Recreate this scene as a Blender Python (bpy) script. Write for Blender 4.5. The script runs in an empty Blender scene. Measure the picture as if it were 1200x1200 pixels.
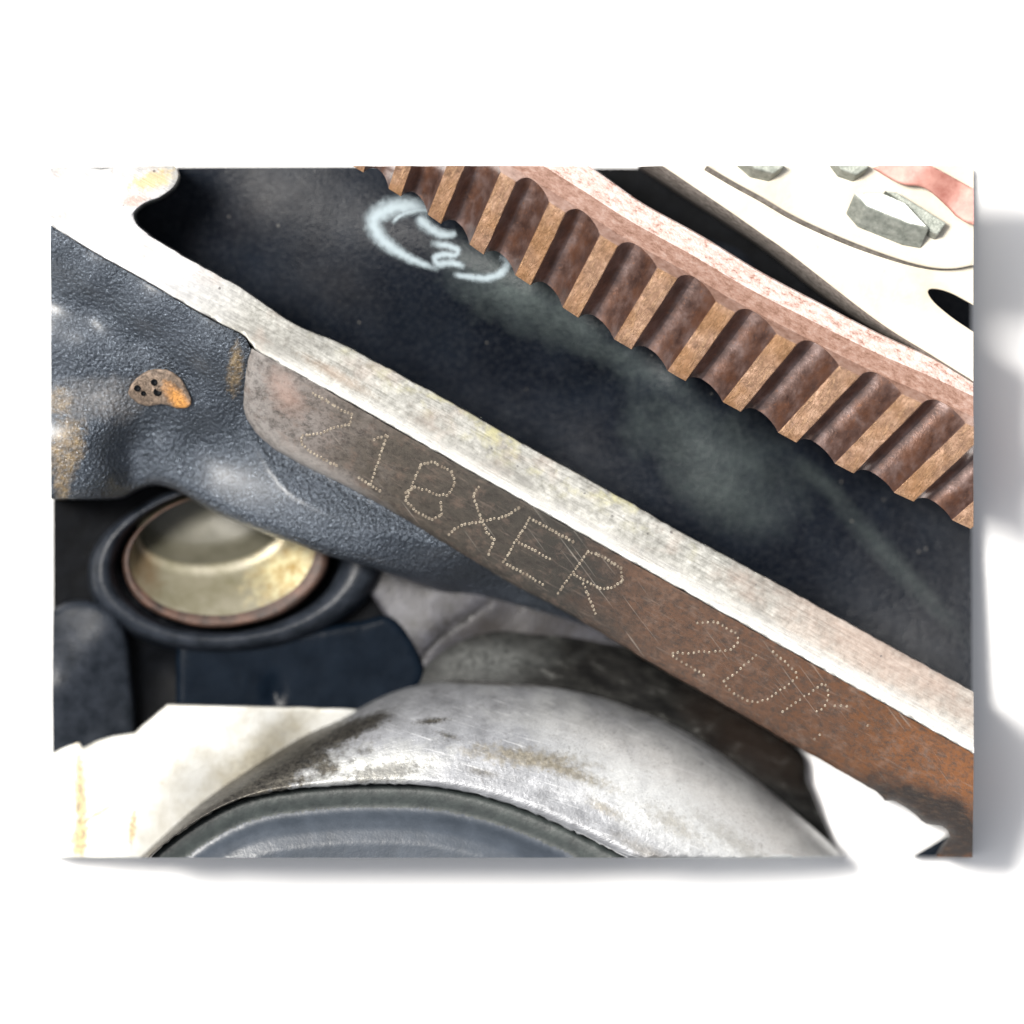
import bpy, bmesh, math, random
import numpy as np
from mathutils import Vector
from mathutils.geometry import delaunay_2d_cdt

# ------------------------------------------------------------------ camera, sky, sun
S = 1e-4                       # one drawing unit = 0.1 mm
random.seed(7)
rng = np.random.default_rng(7)
scene = bpy.context.scene
col = scene.collection
LENS_DIST = 4.0
cam_d = bpy.data.cameras.new("camera")
cam = bpy.data.objects.new("camera", cam_d); col.objects.link(cam)
ZREF = 150 * S
cam.location = (0, 0, LENS_DIST + ZREF)
cam_d.sensor_width = 36
cam_d.lens = 36 * LENS_DIST / (1200 * S)
cam_d.clip_start = 0.05; cam_d.clip_end = 60
cam_d.dof.use_dof = True
cam_d.dof.focus_distance = LENS_DIST - 40 * S
cam_d.dof.aperture_fstop = 6.5
scene.camera = cam

SUN_EL, SUN_AZ = math.radians(63), math.radians(-62)      # azimuth from picture-up (+Y), negative = to the left
world = bpy.data.worlds.new("World"); scene.world = world
world.use_nodes = True
wn = world.node_tree.nodes; wl = world.node_tree.links
wn.clear()
wo = wn.new("ShaderNodeOutputWorld"); bg = wn.new("ShaderNodeBackground"); sky = wn.new("ShaderNodeTexSky")
sky.sky_type = 'NISHITA'; sky.sun_disc = False
sky.sun_elevation = SUN_EL; sky.sun_rotation = SUN_AZ
sky.air_density = 1.0; sky.dust_density = 4.0; sky.ozone_density = 0.6
bg.inputs[1].default_value = 0.085
hs = wn.new("ShaderNodeHueSaturation"); hs.inputs['Saturation'].default_value = 0.28      # thin cloud: a paler sky
wl.new(sky.outputs[0], hs.inputs['Color']); wl.new(hs.outputs[0], bg.inputs[0]); wl.new(bg.outputs[0], wo.inputs[0])
sun_d = bpy.data.lights.new("sun", 'SUN'); sun_d.energy = 3.8; sun_d.angle = math.radians(17)
sun_d.color = (1.0, 0.96, 0.90)
sun = bpy.data.objects.new("sun", sun_d); col.objects.link(sun)
sd = Vector((math.cos(SUN_EL) * math.sin(SUN_AZ), math.cos(SUN_EL) * math.cos(SUN_AZ), math.sin(SUN_EL)))
sun.rotation_euler = sd.to_track_quat('Z', 'Y').to_euler()
scene.view_settings.view_transform = 'Standard'; scene.view_settings.look = 'None'
scene.view_settings.gamma = 1; scene.view_settings.exposure = 0.9
scene.view_settings.use_curve_mapping = False

# picture limits of the assembly (it is sectioned along these four planes)
X0, X1, Y0, Y1 = 60, 1140, 195, 1005

def W(x, y, z): return ((x - 600) * S, (600 - y) * S, z * S)

# ------------------------------------------------------------------ node helpers
class NT:
    def __init__(s, name):
        s.m = bpy.data.materials.new(name); s.m.use_nodes = True
        s.t = s.m.node_tree; s.n = s.t.nodes; s.l = s.t.links
        s.n.clear()
        s.out = s.n.new("ShaderNodeOutputMaterial")
        s.b = s.n.new("ShaderNodeBsdfPrincipled")
        s.l.new(s.b.outputs[0], s.out.inputs[0])
        tc = s.n.new("ShaderNodeTexCoord")
        mp = s.n.new("ShaderNodeMapping"); mp.vector_type = 'POINT'
        mp.inputs['Scale'].default_value = (1 / S, 1 / S, 1 / S)
        mp.inputs['Location'].default_value = (600, -600, 0)
        s.l.new(tc.outputs['Object'], mp.inputs[0])
        s.co = mp.outputs[0]
    def put(s, sock, v):
        if isinstance(v, bpy.types.NodeSocket): s.l.new(v, sock)
        elif isinstance(v, (tuple, list)): sock.default_value = tuple(v) + ((1,) if len(v) == 3 and len(sock.default_value) == 4 else ())
        else: sock.default_value = v
    def stretch(s, ang, sx, sy, sz=0.04):
        m = s.n.new("ShaderNodeMapping"); m.inputs['Rotation'].default_value = (0, 0, ang)
        m2 = s.n.new("ShaderNodeMapping"); m2.inputs['Scale'].default_value = (sx, sy, sz)
        s.l.new(s.co, m.inputs[0]); s.l.new(m.outputs[0], m2.inputs[0]); return m2.outputs[0]
    def noise(s, size, detail=4, rough=0.55, co=None, dist=0.0):
        k = s.n.new("ShaderNodeTexNoise"); k.inputs['Scale'].default_value = 1.0 / size
        k.inputs['Detail'].default_value = detail; k.inputs['Roughness'].default_value = rough
        k.inputs['Distortion'].default_value = dist
        s.l.new(co or s.co, k.inputs['Vector']); return k.outputs[0]
    def voro(s, size, feature='F1', co=None, smooth=None):
        k = s.n.new("ShaderNodeTexVoronoi"); k.feature = feature
        k.inputs['Scale'].default_value = 1.0 / size
        s.l.new(co or s.co, k.inputs['Vector']); return k.outputs['Distance']
    def ramp(s, f, stops, interp='LINEAR'):
        r = s.n.new("ShaderNodeValToRGB"); r.color_ramp.interpolation = interp
        e = r.color_ramp.elements
        while len(e) < len(stops): e.new(0.5)
        for i, (p, c) in enumerate(stops):
            e[i].position = p; c = (c, c, c) if not isinstance(c, tuple) else c
            e[i].color = c + (1,)
        s.put(r.inputs[0], f); return r.outputs[0]
    def mix(s, f, a, b, mode='MIX'):
        m = s.n.new("ShaderNodeMix"); m.data_type = 'RGBA'; m.blend_type = mode
        s.put(m.inputs[0], f); s.put(m.inputs[6], a); s.put(m.inputs[7], b); return m.outputs[2]
    def math(s, op, a, b=0.0, clamp=False):
        m = s.n.new("ShaderNodeMath"); m.operation = op; m.use_clamp = clamp
        s.put(m.inputs[0], a); s.put(m.inputs[1], b); return m.outputs[0]
    def blob(s, x, y, rx, ry, ang=0.0, wob=0.5, edge=0.5):
        """a stain with its own outline, centred on a spot of the part"""
        m = s.n.new("ShaderNodeVectorMath"); m.operation = 'SUBTRACT'
        s.l.new(s.co, m.inputs[0]); m.inputs[1].default_value = (x, -y, 0)
        r = s.n.new("ShaderNodeMapping"); r.inputs['Rotation'].default_value = (0, 0, ang)
        s.l.new(m.outputs[0], r.inputs[0])
        q = s.n.new("ShaderNodeMapping"); q.inputs['Scale'].default_value = (1 / rx, 1 / ry, 0)
        s.l.new(r.outputs[0], q.inputs[0])
        ln = s.n.new("ShaderNodeVectorMath"); ln.operation = 'LENGTH'; s.l.new(q.outputs[0], ln.inputs[0])
        nz = s.noise(min(rx, ry) * 0.5, 5, 0.65)
        d = s.math('ADD', ln.outputs['Value'], s.math('MULTIPLY', s.math('SUBTRACT', nz, 0.5), wob * 2.4))
        return s.ramp(d, [(max(0, 0.8 - edge), 1.0), (min(1, 0.8 + edge * 0.4), 0.0)])
    def bump(s, *layers):
        prev = None
        for h, dist, st in layers:
            b = s.n.new("ShaderNodeBump"); b.inputs['Distance'].default_value = dist * S
            b.inputs['Strength'].default_value = st
            s.put(b.inputs['Height'], h)
            if prev: s.l.new(prev, b.inputs['Normal'])
            prev = b.outputs[0]
        s.l.new(prev, s.b.inputs['Normal'])
    def done(s, color, metal=0.0, rough=0.5, coat=0.0, spec=0.5, stint=None):
        if stint: s.put(s.b.inputs['Specular Tint'], stint)
        s.put(s.b.inputs['Base Color'], color); s.put(s.b.inputs['Metallic'], metal)
        s.put(s.b.inputs['Roughness'], rough); s.put(s.b.inputs['Coat Weight'], coat); s.b.inputs['Coat Roughness'].default_value = 0.25
        s.put(s.b.inputs['Specular IOR Level'], spec)
        return s.m

A = math.radians(29.3)         # the rail runs at this angle across the picture (down to the right)

# ------------------------------------------------------------------ materials
def m_white():
    t = NT("white_sheet"); return t.done((0.82, 0.82, 0.82), 0, 0.9, spec=0.1)

def m_wrinkle():
    t = NT("wrinkled_black_paint")
    w = t.noise(60, 3)
    fine = t.noise(3.0, 3, 0.6, dist=0.8)
    big = t.noise(6.5, 2, 0.5, dist=0.4)
    vo = t.voro(4.4, 'SMOOTH_F1')
    c = t.mix(t.ramp(w, [(0.35, 0.0), (0.7, 1.0)]), (0.007, 0.009, 0.012), (0.015, 0.018, 0.024))
    dusty = t.ramp(t.noise(3.2, 2), [(0.62, 0.0), (0.78, 0.5)])
    c = t.mix(dusty, c, (0.14, 0.16, 0.19))
    # ochre rust on the boss and where the paint has flaked beside the machined face
    for b in (t.blob(78, 525, 26, 50, 0.2, 0.55, 0.35), t.blob(68, 470, 26, 20, 0, 0.6, 0.4), t.blob(276, 432, 12, 36, 0.1, 0.6, 0.4),
              t.blob(72, 572, 12, 26, 0, 0.5, 0.3)):
        rust = t.ramp(t.noise(9, 5, 0.7), [(0.3, (0.035, 0.028, 0.018)), (0.5, (0.12, 0.078, 0.028)), (0.7, (0.26, 0.18, 0.075))])
        c = t.mix(t.math('MULTIPLY', b, 0.85), c, rust)
    b = t.blob(115, 468, 70, 34, 0, 0.5, 0.6)
    c = t.mix(t.math('MULTIPLY', b, 0.75), c, t.ramp(t.noise(7, 5, 0.7), [(0.3, (0.05, 0.048, 0.045)), (0.7, (0.15, 0.135, 0.12))]))
    t.bump((big, 1.6, 0.7), (vo, 2.4, 0.9), (fine, 2.4, 1.0))
    return t.done(c, 0, t.ramp(t.noise(20, 3), [(0.3, 0.26), (0.7, 0.40)]), spec=1.0, coat=0.5, stint=(0.72, 0.84, 1.0))

def m_casting():
    t = NT("dusty_black_casting")
    big = t.noise(70, 4, 0.6)
    c = t.ramp(big, [(0.3, (0.0022, 0.0034, 0.0065)), (0.7, (0.0065, 0.009, 0.014))])
    for (x, y, rx, ry, a, k) in ((610, 345, 130, 52, 0.5, 0.9), (835, 530, 150, 66, 0.55, 0.6), (730, 420, 120, 24, 0.5, 0.55), (850, 590, 90, 40, 0.5, 0.4), (1040, 650, 150, 17, 0.82, 0.45), (960, 560, 60, 14, 0.7, 0.4),  # dust patches; the narrow slanted stripes put a ridge's light into the colour
                                 (300, 240, 60, 60, 0.5, 0.35), (390, 330, 90, 50, 0.5, 0.25)):
        b = t.blob(x, y, rx, ry, a, 0.5, 0.75)
        tint = (0.062, 0.076, 0.074) if x > 450 else (0.040, 0.038, 0.038)
        b = t.math('MULTIPLY', b, t.ramp(t.noise(8, 6, 0.75), [(0.30, 0.45), (0.62, 1.0)]))
        c = t.mix(t.math('MULTIPLY', b, k), c, tint)
    sp = t.ramp(t.noise(5, 3, 0.7), [(0.45, 0.0), (0.8, 0.22)])
    c = t.mix(sp, c, (0.075, 0.08, 0.085))
    spk = t.ramp(t.voro(34), [(0.0, 0.9), (0.05, 0.0)])
    c = t.mix(spk, c, (0.2, 0.19, 0.17))
    t.bump((t.noise(30, 4, 0.6), 2.2, 0.5), (t.noise(11, 3, 0.6), 1.6, 0.5), (t.noise(4, 4, 0.7), 1.0, 0.8))
    return t.done(c, 0, t.ramp(t.noise(30, 3), [(0.3, 0.26), (0.7, 0.38)]), spec=0.11)

def m_machined(name, wear):
    t = NT(name)
    streak = t.noise(3.0, 4, 0.7, co=t.stretch(A, 0.035, 1.0))
    st2 = t.noise(1.6, 3, 0.7, co=t.stretch(A, 0.05, 1.0))
    mott = t.noise(9, 6, 0.72)
    patch = t.noise(48, 5, 0.65, co=t.stretch(A, 0.45, 1.0))
    c = t.ramp(mott, [(0.30, (0.23, 0.225, 0.20)), (0.5, (0.38, 0.375, 0.345)), (0.72, (0.54, 0.535, 0.50))])
    if wear:
        c = t.mix(t.ramp(patch, [(0.36, 0.6), (0.56, 0.0)]), c, (0.17, 0.165, 0.15))
        c = t.mix(t.ramp(streak, [(0.33, 0.45), (0.52, 0.0)]), c, (0.10, 0.095, 0.085))
        yl = t.ramp(t.noise(26, 4, 0.6), [(0.48, 0.0), (0.66, 0.75)])
        c = t.mix(t.math('MULTIPLY', yl, t.blob(620, 520, 300, 40, A, 0.4, 0.5)), c, (0.48, 0.45, 0.24))
        c = t.mix(t.math('MULTIPLY', t.blob(1040, 770, 220, 60, A, 0.5, 0.6), 0.55), c, (0.42, 0.30, 0.24))
        c = t.mix(t.math('MULTIPLY', t.blob(395, 440, 60, 9, A, 0.5, 0.5), 0.5), c, (0.30, 0.22, 0.16))
        # bright clean head of the flange, a little pale rust
        head = t.blob(135, 268, 190, 110, A, 0.15, 0.5)
        c = t.mix(t.math('MULTIPLY', head, 0.85), c, t.ramp(t.noise(14, 5, 0.6), [(0.3, (0.60, 0.60, 0.61)), (0.7, (0.78, 0.78, 0.79))]))
        c = t.mix(t.math('MULTIPLY', t.blob(178, 212, 34, 14, -0.3, 0.7, 0.4), 0.7), c, (0.60, 0.44, 0.18))
        c = t.mix(t.math('MULTIPLY', t.blob(158, 236, 22, 10, -0.3, 0.7, 0.4), 0.6), c, (0.40, 0.25, 0.18))
        pit = t.ramp(t.voro(17), [(0.0, 1.0), (0.09, 1.0), (0.12, 0.0)])
        pit = t.math('MULTIPLY', pit, t.ramp(t.noise(22, 2), [(0.52, 0.0), (0.58, 1.0)]))
        c = t.mix(t.math('MULTIPLY', pit, 0.8), c, (0.09, 0.085, 0.085))
        pk = t.ramp(t.noise(40, 4), [(0.55, 0.0), (0.75, 0.4)])
        c = t.mix(pk, c, (0.36, 0.27, 0.22))
    if wear:
        g = t.n.new("ShaderNodeSeparateXYZ"); t.l.new(t.co, g.inputs[0])
        dx = t.math('SUBTRACT', g.outputs[0], 295.0); dy = t.math('SUBTRACT', t.math('MULTIPLY', g.outputs[1], -1.0), 407.0)
        sv = t.math('ADD', t.math('MULTIPLY', dx, 0.4908), t.math('MULTIPLY', dy, -0.8713))
        al = t.math('ADD', t.math('MULTIPLY', dx, 0.8713), t.math('MULTIPLY', dy, 0.4908))
        w = t.math('ADD', 7.0, t.math('MULTIPLY', al, 0.013))
        q = t.math('SUBTRACT', sv, w)
        q = t.math('ADD', q, t.math('MULTIPLY', t.math('SUBTRACT', streak, 0.5), 34.0))
        q = t.math('ADD', q, t.math('MULTIPLY', t.math('SUBTRACT', mott, 0.5), 12.0))
        em = t.ramp(t.math('ADD', t.math('DIVIDE', q, 50.0), 0.5), [(0.34, 1.0), (0.66, 0.0)])
        em = t.math('MULTIPLY', em, t.ramp(t.math('DIVIDE', al, 100.0), [(0.0, 0.0), (0.5, 1.0)]))
        c = t.mix(em, c, t.mix(t.ramp(st2, [(0.38, 0.6), (0.5, 0.0)]), (0.46, 0.455, 0.435), (0.24, 0.23, 0.215)))
    t.bump((streak, 1.0, 0.35), (st2, 0.6, 0.35), (mott, 0.8, 0.4))
    if wear:
        return t.done(c, 0.55, t.ramp(mott, [(0.3, 0.34), (0.7, 0.55)]))
    return t.done(t.mix(t.ramp(st2, [(0.38, 0.55), (0.5, 0.0)]), (0.62, 0.62, 0.60), (0.26, 0.25, 0.235)), 0.7, 0.33)

def m_stamped():
    t = NT("brown_patina_steel")
    g = t.n.new("ShaderNodeSeparateXYZ"); t.l.new(t.co, g.inputs[0])
    fx = t.math('DIVIDE', t.math('SUBTRACT', g.outputs[0], 290), 850)
    n = t.math('MULTIPLY', t.math('SUBTRACT', t.noise(50, 4, 0.6), 0.5), 0.25)
    fx = t.math('ADD', fx, n)
    c = t.ramp(fx, [(0.0, (0.27, 0.25, 0.235)), (0.09, (0.19, 0.165, 0.15)), (0.2, (0.078, 0.066, 0.053)), (0.45, (0.036, 0.033, 0.028)), (0.56, (0.11, 0.060, 0.038)),
                    (0.76, (0.095, 0.045, 0.024)), (0.88, (0.12, 0.046, 0.014)), (1.0, (0.18, 0.066, 0.018))])
    mott = t.noise(9, 7, 0.8)
    c = t.mix(t.ramp(mott, [(0.38, 0.75), (0.55, 0.0)]), c, (0.030, 0.025, 0.022))
    c = t.mix(t.ramp(t.noise(22, 6, 0.75), [(0.52, 0.0), (0.68, 0.4)]), c, (0.19, 0.13, 0.10))
    c = t.mix(t.ramp(t.noise(3.5, 4, 0.7, co=t.stretch(A, 0.1, 1)), [(0.56, 0.0), (0.72, 0.35)]), c, (0.22, 0.17, 0.14))
    # hairline scratches running more steeply than the rail
    sc = t.ramp(t.noise(2.0, 1, 0.5, co=t.stretch(A + 0.42, 0.014, 1.0)), [(0.67, 0.0), (0.74, 0.4)])
    c = t.mix(t.math('MULTIPLY', sc, t.ramp(t.noise(70, 2), [(0.45, 0.0), (0.6, 1.0)])), c, (0.42, 0.38, 0.33))
    # painted light along the rounded lower left, pinkish rust bloom by the first letter
    c = t.mix(t.math('MULTIPLY', t.blob(380, 560, 130, 22, A + 0.08, 0.3, 0.7), 0.65), c, (0.36, 0.34, 0.32))
    c = t.mix(t.math('MULTIPLY', t.blob(335, 460, 40, 22, A + 0.5, 0.5, 0.6), 0.5), c, (0.40, 0.27, 0.22))
    # black oily edge at the low right end
    b = t.blob(1085, 962, 140, 52, A * 0.75, 0.3, 0.25)
    c = t.mix(t.math('MULTIPLY', b, 0.95), c, t.ramp(t.noise(4, 4, 0.7, co=t.stretch(0.2, 0.3, 1)), [(0.5, (0.004, 0.003, 0.003)), (0.78, (0.06, 0.035, 0.02))]))
    t.bump((mott, 1.4, 0.5), (t.noise(2.5, 3, 0.7), 0.8, 0.6))
    return t.done(c, 0.35, t.ramp(mott, [(0.3, 0.4), (0.7, 0.6)]))

def m_dot():
    t = NT("bright_stamped_metal"); return t.done(t.ramp(t.noise(6, 2), [(0.35, (0.20, 0.16, 0.12)), (0.65, (0.46, 0.40, 0.31))]), 0.5, 0.35)

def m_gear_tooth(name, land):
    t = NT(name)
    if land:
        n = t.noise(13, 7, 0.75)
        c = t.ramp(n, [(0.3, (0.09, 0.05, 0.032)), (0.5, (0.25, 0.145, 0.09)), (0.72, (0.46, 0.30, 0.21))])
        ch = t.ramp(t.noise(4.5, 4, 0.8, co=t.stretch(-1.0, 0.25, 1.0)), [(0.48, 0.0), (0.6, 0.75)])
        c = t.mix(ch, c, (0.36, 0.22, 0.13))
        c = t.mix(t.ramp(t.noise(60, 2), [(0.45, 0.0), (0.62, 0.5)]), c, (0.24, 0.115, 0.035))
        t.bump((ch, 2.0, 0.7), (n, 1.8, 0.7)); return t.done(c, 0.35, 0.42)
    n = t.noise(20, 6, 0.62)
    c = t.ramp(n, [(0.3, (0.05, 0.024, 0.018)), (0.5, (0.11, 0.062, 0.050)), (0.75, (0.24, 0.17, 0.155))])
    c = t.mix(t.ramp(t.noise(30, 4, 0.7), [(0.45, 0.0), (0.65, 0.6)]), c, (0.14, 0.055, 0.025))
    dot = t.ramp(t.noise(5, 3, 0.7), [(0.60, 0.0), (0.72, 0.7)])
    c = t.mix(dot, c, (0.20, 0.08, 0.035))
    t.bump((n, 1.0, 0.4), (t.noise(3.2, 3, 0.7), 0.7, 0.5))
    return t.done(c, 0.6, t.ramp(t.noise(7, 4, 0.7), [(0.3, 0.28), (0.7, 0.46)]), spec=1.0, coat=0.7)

def m_gear_face(pale):
    t = NT("pale_pink_steel" if pale else "pink_brown_steel")
    n = t.noise(5, 5, 0.7, co=t.stretch(A, 0.5, 1.0))
    if pale: c = t.ramp(n, [(0.34, (0.22, 0.11, 0.08)), (0.43, (0.38, 0.27, 0.235)), (0.62, (0.50, 0.43, 0.41))])
    else: c = t.ramp(n, [(0.3, (0.17, 0.085, 0.055)), (0.5, (0.32, 0.19, 0.145)), (0.75, (0.46, 0.33, 0.28))])
    t.bump((n, 1.2, 0.5), (t.noise(2.5, 3), 0.8, 0.5)); return t.done(c, 0.25, 0.45)

def m_plate():
    t = NT("cream_plate")
    n = t.noise(60, 4)
    c = t.ramp(n, [(0.3, (0.42, 0.375, 0.29)), (0.7, (0.50, 0.475, 0.41))])
    c = t.mix(t.ramp(t.noise(14, 5, 0.7), [(0.62, 0.0), (0.8, 0.35)]), c, (0.44, 0.32, 0.18))
    t.bump((t.noise(8, 4), 0.8, 0.4)); return t.done(c, 0.1, 0.5)

def m_simple(name, a, b, size, metal, rough, bump=1.2, spec=0.5):
    t = NT(name); n = t.noise(size, 5, 0.65)
    t.bump((n, bump, 0.6), (t.noise(3, 3), bump * 0.4, 0.5))
    return t.done(t.ramp(n, [(0.32, a), (0.7, b)]), metal, rough, spec=spec)

def m_alu():
    t = NT("grimy_cast_aluminium")
    n = t.noise(26, 6, 0.62)
    c = t.ramp(n, [(0.3, (0.17, 0.175, 0.185)), (0.7, (0.32, 0.328, 0.345))])
    c = t.mix(t.math('MULTIPLY', t.blob(830, 955, 300, 74, 0.5, 0.35, 0.5), 0.85), c, (0.62, 0.63, 0.62))  # brighter lower right: the barrel's highlight put into the colour
    c = t.mix(t.math('MULTIPLY', t.blob(430, 905, 120, 35, -0.15, 0.6, 0.5), 0.7), c, (0.42, 0.425, 0.40))
    fine = t.noise(4, 4, 0.7, co=t.stretch(-0.35, 0.3, 1.0))
    grit = t.noise(3.0, 5, 0.8)
    c = t.mix(t.math('MULTIPLY', t.ramp(grit, [(0.54, 0.0), (0.66, 0.8)]), t.ramp(t.noise(45, 4, 0.7), [(0.42, 0.15), (0.62, 1.0)])), c, (0.06, 0.055, 0.048))
    c = t.mix(t.ramp(t.noise(2.2, 3, 0.6, co=t.stretch(0.30, 0.04, 1.0)), [(0.60, 0.0), (0.72, 0.6)]), c, (0.60, 0.61, 0.62))
    # baked-on grease, thick at the left, in streaks across the crown; thin dark line at the back rim
    gm = [(300, 912, 170, 50, -0.52, 1.0), (250, 950, 110, 30, -0.6, 0.9), (390, 862, 80, 16, -0.35, 0.9), (450, 905, 60, 14, -0.2, 0.6), (506, 845, 26, 5, -0.1, 1.0),
          (620, 888, 90, 15, 0.12, 0.8), (668, 905, 70, 10, 0.35, 0.75), (565, 905, 24, 6, 0.2, 0.7), (525, 862, 20, 4, 0.3, 0.8), (710, 948, 30, 8, 0.5, 0.6), (790, 965, 50, 14, 0.6, 0.5), (760, 1000, 60, 12, 0.5, 0.4),
          (185, 990, 60, 22, -0.6, 1.0), (860, 985, 80, 14, 0.6, 0.35), (560, 800, 150, 4, 0.05, 0.8)]
    for (x, y, rx, ry, a, k) in gm:
        b = t.blob(x, y, rx, ry, a, 0.85, 0.3 if x < 480 else 0.6)
        gc = t.ramp(t.noise(5, 4, 0.7), [(0.35, (0.022, 0.020, 0.018)), (0.65, (0.10, 0.092, 0.075)), (0.8, (0.2, 0.19, 0.16))])
        if x > 600: gc = t.ramp(t.noise(6, 4, 0.7), [(0.35, (0.10, 0.085, 0.055)), (0.7, (0.28, 0.25, 0.19))])
        c = t.mix(t.math('MULTIPLY', b, k), c, gc)
    for (x, y, rx, ry, a) in ((235, 955, 105, 24, -0.62), (340, 885, 95, 26, -0.48), (425, 850, 50, 12, -0.4)):
        c = t.mix(t.math('MULTIPLY', t.blob(x, y, rx, ry, a, 0.35, 0.35), 0.92), c, t.ramp(t.noise(5, 5, 0.75), [(0.35, (0.014, 0.013, 0.012)), (0.7, (0.075, 0.07, 0.06))]))
    scr = t.ramp(t.noise(2.0, 1, 0.5, co=t.stretch(0.52, 0.012, 1.0)), [(0.66, 0.0), (0.72, 1.0)])
    scr = t.math('MULTIPLY', scr, t.blob(800, 860, 130, 40, 0.5, 0.2, 0.6))
    c = t.mix(scr, c, (0.85, 0.87, 0.9))
    t.bump((n, 1.8, 0.4), (fine, 1.0, 0.6), (t.noise(12, 4, 0.7), 2.0, 0.35))
    return t.done(c, 0.6, t.ramp(fine, [(0.3, 0.36), (0.7, 0.52)]))

def m_bracket():
    t = NT("bright_cast_bracket")
    n = t.noise(30, 5, 0.6)
    c = t.ramp(n, [(0.3, (0.38, 0.365, 0.32)), (0.6, (0.50, 0.50, 0.475))])
    for (x, y, rx, ry, a) in ((93, 935, 9, 75, -0.06), (92, 985, 14, 26, 0.1), (118, 952, 34, 4, -0.5), (155, 968, 5, 30, 0.1)):
        c = t.mix(t.math('MULTIPLY', t.blob(x, y, rx, ry, a, 0.9, 0.25), 0.9), c, t.ramp(t.noise(5, 3), [(0.4, (0.18, 0.14, 0.09)), (0.6, (0.55, 0.42, 0.2))]))
    c = t.mix(t.math('MULTIPLY', t.blob(300, 888, 120, 30, -0.72, 0.3, 0.6), 0.8), c, t.ramp(t.noise(7, 5, 0.7), [(0.3, (0.20, 0.18, 0.13)), (0.7, (0.38, 0.35, 0.27))]))
    c = t.mix(t.ramp(t.voro(26), [(0.0, 0.7), (0.07, 0.0)]), c, (0.2, 0.17, 0.12))
    t.bump((t.noise(7, 4, 0.7), 1.6, 0.5)); return t.done(c, 0.2, 0.5)

def m_sleeve():
    t = NT("brassy_stained_sleeve")
    n = t.noise(30, 5, 0.6)
    c = t.ramp(n, [(0.3, (0.13, 0.12, 0.075)), (0.7, (0.21, 0.195, 0.145))])
    c = t.mix(t.math('MULTIPLY', t.blob(335, 668, 60, 42, -0.5, 0.6, 0.5), 0.85), c, t.ramp(t.noise(10, 5, 0.7), [(0.35, (0.28, 0.17, 0.04)), (0.6, (0.55, 0.50, 0.30))]))
    c = t.mix(t.math('MULTIPLY', t.blob(165, 660, 26, 50, -0.3, 0.5, 0.5), 0.7), c, (0.12, 0.075, 0.035))
    t.bump((t.noise(9, 4), 0.8, 0.5)); return t.done(c, 0.25, 0.36)

def m_plug():
    t = NT("orange_rust")
    n = t.noise(8, 5, 0.7)
    c = t.ramp(n, [(0.3, (0.07, 0.05, 0.038)), (0.5, (0.15, 0.11, 0.08)), (0.7, (0.28, 0.205, 0.155))])
    c = t.mix(t.blob(210, 470, 34, 12, 0.9, 0.3, 0.5), c, (0.52, 0.24, 0.06))
    cr = t.ramp(t.noise(7, 3, 0.6, dist=1.5), [(0.47, 0.0), (0.50, 1.0), (0.53, 0.0)])
    c = t.mix(t.math('MULTIPLY', cr, 0.35), c, (0.08, 0.05, 0.03))
    t.bump((cr, -1.6, 0.8), (n, 2.0, 0.7)); return t.done(c, 0.0, 0.65)

def m_neck():
    t = NT("oily_dark_aluminium")
    n = t.noise(14, 6, 0.7, co=t.stretch(0.35, 0.4, 1.0))
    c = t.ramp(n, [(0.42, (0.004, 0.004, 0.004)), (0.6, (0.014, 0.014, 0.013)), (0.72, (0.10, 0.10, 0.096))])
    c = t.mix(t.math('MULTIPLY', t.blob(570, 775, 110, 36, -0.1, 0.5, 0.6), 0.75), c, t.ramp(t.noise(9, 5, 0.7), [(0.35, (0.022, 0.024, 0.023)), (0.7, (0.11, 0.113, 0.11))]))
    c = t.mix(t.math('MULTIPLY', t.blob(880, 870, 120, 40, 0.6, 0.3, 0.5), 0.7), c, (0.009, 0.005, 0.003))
    t.bump((n, 2.0, 0.6)); return t.done(c, 0.0, 0.5, spec=0.15)

def m_chalk():
    t = NT("white_chalk")
    uv = t.n.new("ShaderNodeUVMap"); sp = t.n.new("ShaderNodeSeparateXYZ"); t.l.new(uv.outputs[0], sp.inputs[0])
    d = t.math('ABSOLUTE', t.math('SUBTRACT', t.math('MULTIPLY', sp.outputs[1], 2.0), 1.0))
    d = t.math('ADD', d, t.math('MULTIPLY', t.math('SUBTRACT', t.noise(6, 4, 0.7), 0.5), 0.9))
    al = t.math('MULTIPLY', t.ramp(d, [(0.0, 0.85), (1.0, 0.0)], 'EASE'), t.ramp(sp.outputs[0], [(0.0, 0.0), (0.12, 1.0), (0.88, 1.0), (1.0, 0.0)]))
    t.put(t.b.inputs['Alpha'], al)
    return t.done((0.29, 0.35, 0.38), 0, 0.8)

def m_seam():
    t = NT("grey_dirty_casting"); n = t.noise(26, 6, 0.7)
    c = t.ramp(n, [(0.32, (0.016, 0.015, 0.015)), (0.7, (0.060, 0.060, 0.070))])
    c = t.mix(t.math('MULTIPLY', t.blob(600, 745, 110, 40, 0.2, 0.5, 0.5), 0.7), c, (0.022, 0.019, 0.017))
    for (x, y, rx, a) in ((545, 727, 34, -0.68), (510, 752, 28, -0.75), (490, 785, 30, -1.25)):
        c = t.mix(t.blob(x, y, rx, 3.2, a, 0.25, 0.4), c, (0.004, 0.004, 0.004))
    t.bump((n, 2.0, 0.6), (t.noise(4, 4), 0.8, 0.6)); return t.done(c, 0.0, 0.42, spec=0.25)

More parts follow.
